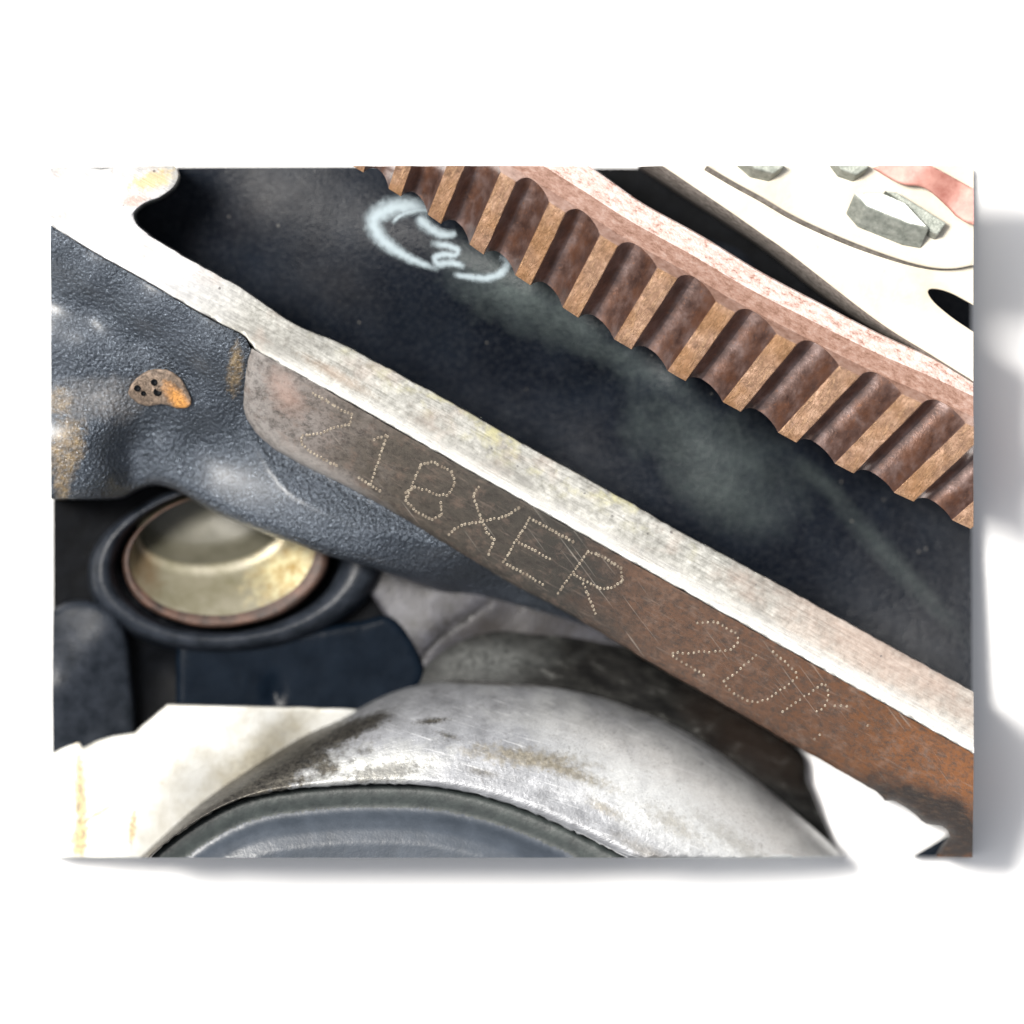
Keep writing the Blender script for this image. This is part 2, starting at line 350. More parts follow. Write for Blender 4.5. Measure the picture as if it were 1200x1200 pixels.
M = dict(white=m_white(), wrinkle=m_wrinkle(), cast=m_casting(), mach=m_machined("machined_steel", True), edge=m_machined("worn_bright_edge", False),
         stamp=m_stamped(), dot=m_dot(), land=m_gear_tooth("rusty_tooth_land", True), groove=m_gear_tooth("brown_tooth_groove", False),
         gface=m_gear_face(False), gpale=m_gear_face(True), plate=m_plate(), alu=m_alu(), bracket=m_bracket(), sleeve=m_sleeve(),
         plug=m_plug(), neck=m_neck(), chalk=m_chalk(),
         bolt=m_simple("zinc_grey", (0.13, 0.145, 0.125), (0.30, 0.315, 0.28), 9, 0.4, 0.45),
         bolt_lit=m_simple("zinc_lit", (0.62, 0.63, 0.58), (0.8, 0.8, 0.76), 9, 0.3, 0.4),  # lit copy of the bolt zinc, light put into the top's colour
         strip=m_simple("grey_plate_edge", (0.10, 0.09, 0.08), (0.24, 0.22, 0.20), 7, 0.4, 0.5),
         pinkred=m_simple("faded_red_paint", (0.24, 0.085, 0.065), (0.42, 0.22, 0.18), 26, 0.0, 0.5),
         inner=m_simple('olive_grey_bore', (0.055, 0.052, 0.036), (0.095, 0.09, 0.068), 40, 0.1, 0.4, 0.6),
         rim=m_simple("rusty_rim", (0.014, 0.009, 0.007), (0.095, 0.048, 0.032), 22, 0.1, 0.6, 2.5),
         collar=m_simple("dark_blue_grey_casting", (0.005, 0.007, 0.010), (0.022, 0.026, 0.034), 24, 0.0, 0.36, 1.5, 0.18),
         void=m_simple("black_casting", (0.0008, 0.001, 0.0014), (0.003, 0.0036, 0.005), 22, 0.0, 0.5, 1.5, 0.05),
         slab=m_simple("navy_black_paint", (0.0012, 0.003, 0.006), (0.004, 0.007, 0.012), 40, 0.0, 0.26, 1.0, 0.06),
         greyc=m_seam(),
         cap=m_simple("blue_grey_rubber", (0.026, 0.033, 0.043), (0.045, 0.055, 0.070), 34, 0.0, 0.36, 1.0, 0.5),
         capring=m_simple("green_grey_rubber", (0.014, 0.018, 0.018), (0.034, 0.042, 0.040), 14, 0.0, 0.5, 1.2))

# ------------------------------------------------------------------ mesh helpers
def link(name, me, mats, parent=None):
    o = bpy.data.objects.new(name, me); col.objects.link(o)
    for m in (mats if isinstance(mats, list) else [mats]): me.materials.append(m)
    if parent is not None: o.parent = parent
    return o
def tag(o, label=None, cat=None, group=None, kind=None):
    for k, v in (("label", label), ("category", cat), ("group", group), ("kind", kind)):
        if v: o[k] = v
    return o
def empty(name, x=600, y=600, z=0):
    return_o = bpy.data.objects.new(name, None); col.objects.link(return_o); return_o.empty_display_size = 0.004
    return return_o
def catmull(P, step, closed=False):
    P = [np.array(p, float) for p in P]; n = len(P); out = []
    rngs = range(n) if closed else range(n - 1)
    for i in rngs:
        if closed: p0, p1, p2, p3 = P[i - 1], P[i], P[(i + 1) % n], P[(i + 2) % n]
        else: p0, p1, p2, p3 = P[max(i - 1, 0)], P[i], P[i + 1], P[min(i + 2, n - 1)]
        k = max(1, int(np.linalg.norm(p2 - p1) / step))
        for j in range(k):
            t = j / k
            out.append(0.5 * (2 * p1 + (p2 - p0) * t + (2 * p0 - 5 * p1 + 4 * p2 - p3) * t * t + (3 * p1 - p0 - 3 * p2 + p3) * t ** 3))
    if not closed: out.append(P[-1])
    return out
def lin(P, step):
    out = []
    for i in range(len(P) - 1):
        a, b = np.array(P[i], float), np.array(P[i + 1], float)
        k = max(1, int(np.linalg.norm(b - a) / step))
        out += [a + (b - a) * j / k for j in range(k)]
    out.append(np.array(P[-1], float)); return out
def resample(P, n):
    P = np.array(P, float); d = np.r_[0, np.cumsum(np.linalg.norm(np.diff(P, axis=0), axis=1))]
    t = np.linspace(0, d[-1], n); return np.stack([np.interp(t, d, P[:, k]) for k in range(P.shape[1])], 1)
def seg_dist(pts, poly, closed=True):
    pts = np.asarray(pts, float); poly = np.asarray(poly, float); best = np.full(len(pts), 1e9)
    n = len(poly)
    for i in range(n if closed else n - 1):
        a = poly[i]; b = poly[(i + 1) % n]; d = b - a; L = d @ d
        if L < 1e-9: continue
        t = np.clip(((pts - a) @ d) / L, 0, 1); q = a + t[:, None] * d
        best = np.minimum(best, np.linalg.norm(pts - q, axis=1))
    return best
def inside(pts, poly):
    pts = np.asarray(pts, float); poly = np.asarray(poly, float); c = np.zeros(len(pts), bool); n = len(poly)
    x, y = pts[:, 0], pts[:, 1]
    for i in range(n):
        x1, y1 = poly[i]; x2, y2 = poly[i - 1]
        m = (y1 > y) != (y2 > y)
        if y1 != y2: c ^= m & (x < (x2 - x1) * (y - y1) / (y2 - y1) + x1)
    return c
def rbf(ctrl, smooth=0.0):
    """smooth height surface through sculpted points (x, y, z)"""
    C = np.array(ctrl, float); P = C[:, :2] / 100; n = len(C)
    d = np.linalg.norm(P[:, None] - P[None], axis=2)
    K = np.where(d > 0, d * d * np.log(np.maximum(d, 1e-9)), 0) + smooth * np.eye(n)
    Q = np.c_[np.ones(n), P]
    Am = np.block([[K, Q], [Q.T, np.zeros((3, 3))]])
    w = np.linalg.solve(Am, np.r_[C[:, 2], 0, 0, 0])
    def f(p):
        p = np.asarray(p, float) / 100; d = np.linalg.norm(p[:, None] - P[None], axis=2)
        K = np.where(d > 0, d * d * np.log(np.maximum(d, 1e-9)), 0)
        return K @ w[:n] + w[n] + p @ w[n + 1:]
    return f
def relief(name, outline, zf, zb, mats, parent=None, step=8, edge=0.0, edge_mask=None, matf=None, jag=0.0, more=None):
    """solid body: sculpted top over an outline, walls down to zb, closed underneath"""
    O = np.array(outline, float)
    O = O[np.r_[True, np.linalg.norm(np.diff(O, axis=0), axis=1) > 0.4]]
    if np.linalg.norm(O[0] - O[-1]) < 0.4: O = O[:-1]
    if jag:
        inner = (O[:, 0] > X0 + 3) & (O[:, 0] < X1 - 3) & (O[:, 1] > Y0 + 3) & (O[:, 1] < Y1 - 3)
        j = rng.normal(0, jag, O.shape); j = (j + np.roll(j, 1, 0)) / 1.6
        O = O + j * inner[:, None]
    O[:, 0] = np.clip(O[:, 0], X0, X1); O[:, 1] = np.clip(O[:, 1], Y0, Y1)
    mn, mx = O.min(0), O.max(0)
    gx, gy = np.meshgrid(np.arange(mn[0] + step / 2, mx[0], step), np.arange(mn[1] + step / 2, mx[1], step))
    G = np.stack([gx.ravel(), gy.ravel()], 1); G = G + rng.uniform(-0.22, 0.22, G.shape) * step
    extra = []
    if edge:
        T = np.roll(O, -1, 0) - np.roll(O, 1, 0); T /= np.maximum(np.linalg.norm(T, axis=1), 1e-6)[:, None]
        N = np.stack([-T[:, 1], T[:, 0]], 1)
        for k in (0.08, 0.3, 0.65, 1.0):
            for s in (1, -1): extra.append(O + N * edge * k * s)
        extra = np.concatenate(extra)
        ok = inside(extra, O); extra = extra[ok]
        dd = seg_dist(extra, O); extra = extra[dd > edge * 0.06]
        G = G[(seg_dist(G, O) > max(step * 0.45, edge * 1.05)) & inside(G, O)]
        if more is not None:
            m_ = np.array(more); m_ = m_[inside(m_, O)]; m_ = m_[seg_dist(m_, O) > edge * 1.2]
            dm = np.array([np.min(np.hypot(*(m_ - g_).T)) for g_ in G]); G = G[dm > 2.2]; extra = np.concatenate([extra, m_])
        pts = np.concatenate([O, extra, G])
    else:
        G = G[inside(G, O)]; G = G[seg_dist(G, O) > step * 0.4]; pts = np.concatenate([O, G])
    nO = len(O)
    r = delaunay_2d_cdt([Vector(p) for p in pts], [], [list(range(nO))], 1, 1e-4)
    V = np.array([tuple(v) for v in r[0]]); F = [list(f) for f in r[2]]
    Z = zf(V)
    d = seg_dist(V, O)
    if edge:
        q = np.clip(edge - d, 0, edge); drop = edge - np.sqrt(np.maximum(edge * edge - q * q, 0))
        # faces cut by the section planes are not rounded
        wall = np.minimum.reduce([V[:, 0] - X0, X1 - V[:, 0], V[:, 1] - Y0, Y1 - V[:, 1]])
        near_cut = (wall < d + 0.5) & (wall < edge)
        drop = np.where(near_cut, 0, drop)
        if edge_mask is not None: drop = drop * edge_mask(V)
        Z = Z - drop
    bmv = [W(x, y, z) for (x, y), z in zip(V, Z)]
    ec = {}
    for f in F:
        # orient all upward (picture y is down -> world flips)
        a, b, c = (V[f[0]], V[f[1]], V[f[2]])
        if (b[0] - a[0]) * (c[1] - a[1]) - (b[1] - a[1]) * (c[0] - a[0]) > 0: f.reverse()
        for i in range(3):
            e = (f[i], f[(i + 1) % 3]); ec[e] = 1
    bound = [e for e in ec if (e[1], e[0]) not in ec]
    verts = list(bmv); faces = [tuple(f) for f in F]; smooth = [True] * len(faces)
    mi = list(matf(np.array([V[f].mean(0) for f in F]))) if matf else [0] * len(F)
    m1, m2 = {}, {}
    for a, b in bound:
        for v in (a, b):
            if v not in m1:
                m1[v] = len(verts); verts.append(bmv[v]); m2[v] = len(verts); verts.append((bmv[v][0], bmv[v][1], zb * S))
        faces.append((a if False else m1[b], m1[a], m2[a], m2[b])); smooth.append(True); mi.append(mi[0] if not matf else -1)
    if matf:
        # wall takes the material of the nearest top face
        cent = np.array([V[f].mean(0) for f in F])
        k = len(F)
        for i in range(k, len(faces)):
            p = np.array([[verts[faces[i][0]][0] / S + 600, 600 - verts[faces[i][0]][1] / S]])
            mi[i] = int(matf(p)[0])
    nxt = {a: b for a, b in bound}
    try:
        s0 = bound[0][0]; loop = [s0]; c = nxt[s0]
        while c != s0 and len(loop) < 99999: loop.append(c); c = nxt[c]
        if len(loop) == len(bound):
            faces.append(tuple(m2[v] for v in reversed(loop))); smooth.append(False); mi.append(mi[0])
    except KeyError: pass
    me = bpy.data.meshes.new(name); me.from_pydata(verts, [], faces)
    me.polygons.foreach_set("use_smooth", smooth); me.polygons.foreach_set("material_index", [int(x) for x in mi]); me.update()
    return link(name, me, mats, parent)
def grid_mesh(name, G, mats, parent=None, close_u=False, matidx=None, flip=False, smooth=True):
    """G: rows of points (x,y,z) in drawing units"""
    R, C = len(G), len(G[0]); verts = [W(*p) for row in G for p in row]; faces = []; mi = []
    for i in range(R - 1):
        for j in range(C if close_u else C - 1):
            a, b, c, d = i * C + j, i * C + (j + 1) % C, (i + 1) * C + (j + 1) % C, (i + 1) * C + j
            faces.append((a, d, c, b) if flip else (a, b, c, d)); mi.append(matidx(i, j) if matidx else 0)
    me = bpy.data.meshes.new(name); me.from_pydata(verts, [], faces)
    me.polygons.foreach_set("use_smooth", [smooth] * len(faces)); me.polygons.foreach_set("material_index", mi); me.update()
    return link(name, me, mats, parent)
def clip_mesh(me):
    """section a closed mesh along the four border planes"""
    bm = bmesh.new(); bm.from_mesh(me)
    for co, no in (((X0, 0), (-1, 0, 0)), ((X1, 0), (1, 0, 0)), ((0, Y0), (0, 1, 0)), ((0, Y1), (0, -1, 0))):
        p = W(co[0], co[1], 0)
        r = bmesh.ops.bisect_plane(bm, geom=bm.verts[:] + bm.edges[:] + bm.faces[:], plane_co=p, plane_no=no, clear_outer=True, dist=1e-7)
        ed = [e for e in r['geom_cut'] if isinstance(e, bmesh.types.BMEdge)]
        if ed:
            try: bmesh.ops.triangle_fill(bm, edges=ed, use_beauty=False)
            except Exception: pass
    bm.to_mesh(me); bm.free(); me.update()
    return len(me.polygons)
def slant_prism(name, top, off, zt, zb, mats, parent, bev=1.6, ztilt=(0, 0)):
    """a block whose foot is shifted by off against its top; slot 0 = sides, slot 1 = top"""
    c = np.mean(np.array(top, float), axis=0); bm = bmesh.new()
    tv = [bm.verts.new(W(x, y, zt + ztilt[0] * (x - c[0]) + ztilt[1] * (y - c[1]))) for x, y in top]
    bv = [bm.verts.new(W(x + off[0], y + off[1], zb)) for x, y in top]
    f = bm.faces.new(tv); f.material_index = 1; n = len(top)
    for i in range(n): bm.faces.new((tv[i], bv[i], bv[(i + 1) % n], tv[(i + 1) % n]))
    bm.faces.new(bv[::-1])
    bmesh.ops.recalc_face_normals(bm, faces=bm.faces[:])
    if bev: bmesh.ops.bevel(bm, geom=bm.edges[:], offset=bev * S, segments=2, affect='EDGES', profile=0.6)
    me = bpy.data.meshes.new(name); bm.to_mesh(me); bm.free(); clip_mesh(me)
    return link(name, me, mats, parent)

# ------------------------------------------------------------------ ground
g = relief("ground", [(X0, Y0), (X1, Y0), (X1, Y1), (X0, Y1)], lambda V: np.zeros(len(V)), -4, M['white'], step=400)
g.data.clear_geometry()
g.data.from_pydata([(-3, -3, 0), (3, -3, 0), (3, 3, 0), (-3, 3, 0), (-3, -3, -.01), (3, -3, -.01), (3, 3, -.01), (-3, 3, -.01)], [],
                   [(0, 1, 2, 3), (4, 7, 6, 5), (0, 4, 5, 1), (1, 5, 6, 2), (2, 6, 7, 3), (3, 7, 4, 0)])
tag(g, "plain white sheet the sectioned engine parts rest on", kind="structure")

# ------------------------------------------------------------------ engine block
block = tag(empty("engine_block"), "black engine block with a bright machined rail stamped along its side", "engine block")

R0 = np.array([295.0, 407.0]); Dv = np.array([845.0, 476.0]); Dv /= np.linalg.norm(Dv); Nv = np.array([Dv[1], -Dv[0]])
ZR = 232.0
def s_of(V): return (V - R0) @ Nv
def along(V): return (V - R0) @ Dv
def chw(V): return np.clip(8 + along(V) * 0.012, 6, 18) * np.clip((along(V) + 30) / 60, 0.0, 1)
def z_top(V):
    s = s_of(V); w = chw(V)
    w = np.maximum(w, 1.0); sp = np.maximum(s, 0)
    return ZR - 0.15 * s - 0.19 * np.where(sp < 2 * w, sp * sp / (4 * w), sp - w)
def z_front(V):
    s = -s_of(V); a = along(V)
    return ZR - 0.95 * s - 0.0016 * np.maximum(s - 60, 0) ** 2 - np.clip(40 - (a + 10 + 0.0 * s), 0, 60) ** 2 * 0.004

# dark recessed wall behind rail and gear
wall_ctrl = [(60, 195, 60), (300, 195, 82), (250, 205, 78), (215, 240, 40), (205, 280, 34), (260, 300, 45), (330, 345, 70), (300, 260, 86), (380, 240, 100), (440, 200, 92), (400, 300, 100),
             (500, 270, 118), (560, 320, 128), (620, 350, 142), (700, 395, 142), (640, 400, 80), (540, 380, 72), (440, 360, 84), (400, 400, 60), (700, 450, 62), (790, 455, 132),
             (760, 500, 84), (860, 540, 100), (840, 600, 90), (760, 570, 70), (620, 490, 48), (500, 430, 46), (940, 600, 84), (960, 560, 56), (1000, 640, 58), (1040, 650, 56), (1090, 720, 54),
             (1060, 740, 54), (1000, 700, 52), (900, 660, 60), (1140, 700, 50), (1140, 780, 60), (1120, 800, 66), (1140, 640, 40), (1040, 580, 34), (900, 400, 22), (700, 200, 6), (800, 260, 4), (1000, 400, 4),
             (1140, 195, 20), (1140, 450, 22), (600, 200, 40), (900, 195, 20), (700, 620, 40), (900, 760, 40), (500, 500, 30)]
wall_z = rbf(wall_ctrl, 0.25)
def wall_zz(V): return np.clip(wall_z(V), 8, 146)
back_line = [(X0, 230), (150, 300), (300, 395), (500, 500), (700, 610), (900, 725), (1100, 838), (X1, 862)]
wall = relief("recessed_wall", lin([(X0, Y0), (X1, Y0)], 12) + lin([(X1, Y0), (X1, 862)], 12)[1:] + lin(back_line[::-1], 12)[1:] + lin([(X0, 230), (X0, Y0)], 12)[1:-1],
              wall_zz, 2, M['cast'], block, step=9)

relief("gap_shade_fill", lin([(650, X0 + 135), (790, 195), (1120, 440), (1120, 470), (1000, 415), (860, 330), (740, 262), (650, 215), (650, 195)], 10)[:-1], lambda V: 15 + 0 * V[:, 0], 2, M['void'], block, step=20)  # near-black part added to paint the deep shade of the gap

# machined rail : bright top plane with polished lower edge
up_edge = [(205, 195), (209, 206), (203, 220), (186, 232), (166, 241), (157, 250), (160, 262), (172, 274), (205, 295), (250, 320), (292, 344), (345, 380), (400, 403), (440, 424), (477, 444),
           (540, 478), (600, 513), (700, 568), (762, 603), (800, 625), (887, 671), (950, 706), (1010, 739), (1075, 775), (X1, 811)]
ridge = [(X1, 882), (1000, 804), (800, 691.5), (600, 579), (400, 466), (330, 427), (300, 410), (292, 399), (282, 390), (240, 369), (173, 330), (107, 293), (X0, 263)]
top_outline = catmull([(X0, 198), (90, 196), (120, 199), (145, 195)], 6) + catmull(up_edge, 5) + lin([(X1, 811), (X1, 882)], 8)[1:] + lin(ridge[:7], 6)[1:] + catmull(ridge[6:], 6)[1:] + lin([(X0, 263), (X0, 198)], 8)[1:-1]
def mat_top(P): return np.where((s_of(P) < chw(P)) & (along(P) > -6), 1, 0)
ch_pts = [R0 + Dv * a + Nv * (float(chw(np.array([R0 + Dv * a]))[0]) + o) for a in np.arange(8, 965, 5) for o in (0, 2.5, -2.5)]
rail = relief("machined_rail", top_outline, z_top, 30, M['mach'], block, step=5, edge=1.6, jag=0.35, more=ch_pts)
rail["label"] = "bright machined top of the rail with worn polished edge"

# stamped front face
low_edge = [(290, 428), (287, 452), (286, 480), (297, 503), (315, 521), (345, 540), (400, 567), (467, 604), (533, 644), (600, 684), (650, 710), (700, 739), (760, 775), (800, 798), (860, 832), (927, 871),
            (980, 901), (1028, 929), (1036, 938), (1046, 939), (1060, 946), (1075, 957), (1086, 966), (1104, 969), (1111, 974), (1113, 982), (1105, 993), (1098, 1005)]
fo = catmull([(295.5, 408.5)] + low_edge, 5) + lin([(1098, 1005), (X1, 1005), (X1, 883.5)], 8)[1:] + lin([(X1, 883.5), (800, 693), (600, 580.5), (400, 467.5), (295.5, 408.5)], 6)[1:-1]
def front_mask(V): return np.clip((-s_of(V)) / 14 - 0.3, 0.12, 1)
face = relief("stamped_face", fo, z_front, 12, M['stamp'], block, step=6, edge=9, edge_mask=front_mask, jag=0.25)
face["label"] = "brown patinated side of the rail with dot stamped characters"

# dotted characters
chars = {
 'two_a': [[(367, 461), (388, 473), (401, 481), (412, 486), (410, 498), (393, 501), (375, 508), (362, 510), (353, 511), (353, 519), (360, 527), (375, 536), (395, 546)]],
 'one': [[(439, 515), (454, 510), (434, 568)], [(420, 560), (445, 575)]],
 'b': [[(493, 545), (484, 566), (478, 582)], [(493, 545), (507, 541), (529, 553), (533, 566), (527, 579), (514, 581), (501, 575), (486, 571), (476, 577), (476, 588), (488, 600), (505, 609), (518, 603), (517, 589)]],
 'x': [[(561, 571), (555, 581), (559, 594), (563, 607), (569, 618), (571, 626), (579, 633), (575, 644), (572, 649)], [(607, 595), (599, 602), (586, 607), (573, 609), (560, 612), (543, 615), (532, 621), (526, 626)]],
 'e': [[(671, 635), (621, 607), (590, 659), (636, 685)], [(608, 635), (644, 655)]],
 'r': [[(654, 695), (689, 646), (705, 652), (727, 665), (730, 680), (718, 688), (705, 690), (688, 682), (673, 673)], [(684, 684), (690, 700), (698, 719)]],
 'two_b': [[(817, 730), (838, 728), (850, 735), (862, 742), (865, 752), (857, 761), (844, 763), (822, 764), (805, 765), (787, 765), (788, 769), (825, 791)]],
 'zero': [[(905, 764), (920, 775), (932, 788), (933, 794), (916, 807), (900, 819), (885, 823), (877, 821), (861, 814), (852, 805), (849, 797), (861, 790), (872, 779), (886, 768)]],
 'p': [[(917, 834), (965, 800), (970, 810), (970, 817), (966, 828), (957, 834)], [(978, 827), (992, 827)]],
 'tail': [[(948, 870), (967, 856)], [(1010, 852), (1028, 846)]],
}
for key, strokes in chars.items():
    verts, faces = [], []
    sp = 4.3 if key not in ('two_b', 'zero', 'p', 'tail') else 6.0
    for st in strokes:
        L = resample(st, max(3, int(sum(np.linalg.norm(np.diff(np.array(st, float), axis=0), axis=1)) / sp) + 1))
        for q in L:
            q = q + rng.normal(0, 0.35, 2); big = rng.uniform(0.8, 1.15) * (1.0 if sp < 5 else 0.85)
            if key == 'tail' and rng.random() < 0.4: continue
            zc = float(z_front(np.array([q]))[0]); b0 = len(verts); n = 8
            for rad, h in ((1.9, -0.5), (1.35, 0.6), (0.85, 0.35), (0.3, -0.35)):
                for k in range(n):
                    a = 2 * math.pi * k / n; p = q + np.array([math.cos(a), math.sin(a)]) * rad * big
                    z = float(z_front(np.array([p]))[0]); verts.append(W(p[0] - 0.35 * h, p[1] + 0.62 * h, z + 0.7 * h))
            for r_ in range(3):
                for k in range(n): faces.append((b0 + r_ * n + k, b0 + (r_ + 1) * n + k, b0 + (r_ + 1) * n + (k + 1) % n, b0 + r_ * n + (k + 1) % n))
    me = bpy.data.meshes.new("stamped_character"); me.from_pydata(verts, [], faces); me.polygons.foreach_set("use_smooth", [True] * len(faces)); me.update()
    link("stamped_character", me, M['dot'], face)

# wrinkle-painted outer side of the block
side_ctrl = [(60, 263, 206), (107, 293, 206), (173, 330, 208), (240, 370, 210), (287, 396, 208),
             (60, 280, 205), (107, 311, 205), (170, 350, 206), (240, 392, 206), (283, 420, 200),
             (60, 300, 200), (107, 332, 199), (170, 374, 200), (240, 418, 198), (280, 445, 186),
             (60, 330, 172), (110, 358, 172), (165, 393, 172), (225, 432, 172), (268, 462, 164),
             (60, 350, 166), (110, 374, 170), (165, 410, 170), (220, 446, 164),
             (60, 385, 172), (100, 400, 175), (150, 425, 172), (200, 455, 164), (250, 480, 158),
             (60, 425, 166), (100, 432, 168), (60, 445, 160), (110, 465, 158), (150, 460, 158), (215, 490, 146), (230, 515, 124), (190, 500, 130), (255, 530, 126),
             (60, 500, 170), (100, 500, 172), (128, 500, 166), (60, 560, 162), (100, 565, 160), (128, 555, 152), (153, 525, 112), (155, 560, 100), (175, 545, 118), (200, 560, 122), (185, 520, 132),
             (290, 530, 134), (290, 480, 152), (265, 565, 127), (330, 560, 142), (330, 590, 141), (300, 600, 133), (370, 590, 148), (370, 630, 142), (420, 610, 148), (430, 645, 140), (480, 630, 138), (540, 660, 112), (540, 690, 56),
             (600, 690, 60), (620, 712, 44), (700, 738, 36), (240, 585, 122)]
side_z = rbf(side_ctrl, 0.03)
so = (catmull([(X0, 264.5), (107, 294.5), (173, 331.5), (240, 371), (280, 391), (290, 400), (294, 409)], 5)
      + lin([(300, 440), (305, 480), (320, 505), (400, 550), (533, 625), (600, 665), (700, 722), (735, 752)], 8)
      + catmull([(720, 749), (700, 741), (633, 725), (567, 708), (500, 688), (433, 665), (373, 648), (307, 624), (262, 606), (235, 591), (205, 574), (180, 568), (160, 574), (145, 582), (125, 584.5), (X0, 584.5)], 6)
      + lin([(X0, 584.5), (X0, 264.5)], 8)[1:-1])
def side_mask(V): return np.clip((V[:, 1] - 470) / 60, 0.1, 1) * np.where((V[:, 0] > 300) & (V[:, 1] < 0.56 * V[:, 0] + 345), 0.1, 1)
def side_under(V):
    z = side_z(V); d = np.where(inside(V, fo), 0, seg_dist(V, fo)) * 1.45
    return np.where(along(V) > -12, np.minimum(z, z_front(V) - 13 + d), z)
side = relief("painted_side", so, side_under, 30, M['wrinkle'], block, step=5, edge=16, edge_mask=side_mask)
side["label"] = "wrinkled blue-black painted flank below the rail"

plug = relief("rusty_plug", catmull([(153, 466), (152, 455), (163, 441), (184, 432), (204, 437), (217, 451), (224, 474), (208, 478), (190, 474), (170, 475)], 3, True),
              lambda V: side_z(V) + 9 + 3.0 * np.sin(V[:, 0] * 0.14) * 0.4, 120, M['plug'], block, step=4, edge=3, jag=0.4)
plug["label"] = "cracked orange-rusted plug"
for (x, y, r) in ((181, 448, 3.6), (185, 459, 4.6), (161, 455, 3.4), (168, 461, 2.6)):
    zc = float(side_z(np.array([[x, y]]))[0]) + 10.2
    G = [[(x + r * q * math.cos(a), y + r * q * math.sin(a), zc + h) for a in np.linspace(0, 2 * math.pi, 12, endpoint=False)] for q, h in ((1.15, -1.5), (1.0, 1.0), (0.75, 0.4), (0.02, 0.0))]
    grid_mesh("pit", G, M['void'], plug, close_u=True)

# chalk mark, a hand-drawn ring with a squiggle inside
def ribbon(name, path, widths, mat, parent):
    P = np.array(catmull(path, 3)); n = len(P); Wd = np.interp(np.linspace(0, 1, n), np.linspace(0, 1, len(widths)), widths)
    T = np.gradient(P, axis=0); T /= np.linalg.norm(T, axis=1)[:, None]; N = np.stack([-T[:, 1], T[:, 0]], 1)
    K = 5; verts = []; faces = []; uvs = []
    for i in range(n):
        for k in range(K):
            q = P[i] + N[i] * Wd[i] * (k / (K - 1) - 0.5); verts.append(W(q[0], q[1], float(wall_zz(np.array([q]))[0]) + 2.2)); uvs.append((i / n, k / (K - 1)))
    for i in range(n - 1):
        for k in range(K - 1): a = i * K + k; faces.append((a, a + K, a + K + 1, a + 1))
    me = bpy.data.meshes.new(name); me.from_pydata(verts, [], faces); uv = me.uv_layers.new(name="UVMap")
    for p in me.polygons:
        for li in p.loop_indices: uv.data[li].uv = uvs[me.loops[li].vertex_index]
    me.polygons.foreach_set("use_smooth", [True] * len(faces)); me.update()
    return link(name, me, mat, parent)
for pth, wd in (([(512, 250), (490, 241), (462, 243), (442, 252), (438, 264), (450, 283), (475, 300), (500, 311), (515, 316)], [18, 28, 36, 34, 28, 24, 18, 13, 9]),
                ([(530, 321), (555, 325), (575, 325), (590, 317), (594, 305), (585, 300)], [9, 12, 14, 16, 16, 13]),
                ([(489, 252), (500, 264), (512, 272), (524, 275), (535, 273)], [18, 22, 18, 16, 12]),
                ([(503, 284), (514, 286), (526, 288), (536, 293), (533, 299), (520, 298), (510, 302), (514, 309), (530, 308), (545, 313)], [13, 13, 13, 13, 12, 13, 14, 14, 13, 10]),
                ([(459, 262), (470, 252), (490, 246), (508, 247)], [8, 6, 7, 6])):
    c = ribbon("chalk_mark", pth, wd, M['chalk'], wall)

# ------------------------------------------------------------------ ring gear
gear = tag(empty("ring_gear"), "rusty brown ring gear with rounded teeth across the upper right", "gear")
KB = {-3: (382, 176), -2: (426, 203), -1: (470, 231), 0: (517, 263), 1: (567, 299), 2: (622, 335), 3: (678, 373), 4: (740, 410), 5: (803, 447), 6: (868, 483), 7: (933, 519), 8: (1000, 555), 9: (1070, 588), 10: (1137, 620), 11: (1205, 652), 12: (1275, 683)}
KT = {-3: (405, 80), -2: (450, 112), -1: (500, 146), 0: (551, 180), 1: (605, 214), 2: (663, 250), 3: (724, 289), 4: (793, 327), 5: (861, 367), 6: (933, 404), 7: (1007, 441), 8: (1080, 473), 9: (1155, 508), 10: (1228, 542), 11: (1300, 576), 12: (1372, 610)}
ks = sorted(KB)
def spl(D, u):
    u = min(max(u, ks[0]), ks[-1] - 1e-6); i = int(math.floor(u)); f = u - i
    P = [np.array(D[min(max(i + o, ks[0]), ks[-1])], float) for o in (-1, 0, 1, 2)]
    p0, p1, p2, p3 = P
    return 0.5 * (2 * p1 + (p2 - p0) * f + (2 * p0 - 5 * p1 + 4 * p2 - p3) * f * f + (3 * p1 - p0 - 3 * p2 + p3) * f ** 3)
ZT, ZB = 236.0, 198.0
def gear_pt(u, v, dep):
    """u along the rim (tooth index), v 0 at the flat face .. 1 at the far end, dep = depth below the tooth tips"""
    T, B = spl(KT, u), spl(KB, u)
    p = T + (B - T) * v; z = ZT + (ZB - ZT) * v
    T2, B2 = spl(KT, u + 0.05), spl(KB, u + 0.05)
    ud = np.array([*((T2 - T) * (1 - v) + (B2 - B) * v), 0.0]); ad = np.array([*(B - T), ZB - ZT])
    ud[1] *= -1; ad[1] *= -1
    r = np.cross(ud, ad); r /= np.linalg.norm(r)
    if r[2] > 0: r = -r
    return np.array([p[0] + r[0] * dep, p[1] - r[1] * dep, z + r[2] * dep])
DEP = 33.0; GW = 0.67; GC = 0.32
def prof(f):      # depth of the rounded groove, f in 0..1 from one land corner to the next
    if f >= GW: return 0.0
    x = f / GW
    if x < GC: return DEP * max(0.0, 1 - ((GC - x) / GC) ** 2) ** 0.6
    return DEP * max(0.0, 1 - ((x - GC) / (1 - GC)) ** 2) ** 0.95
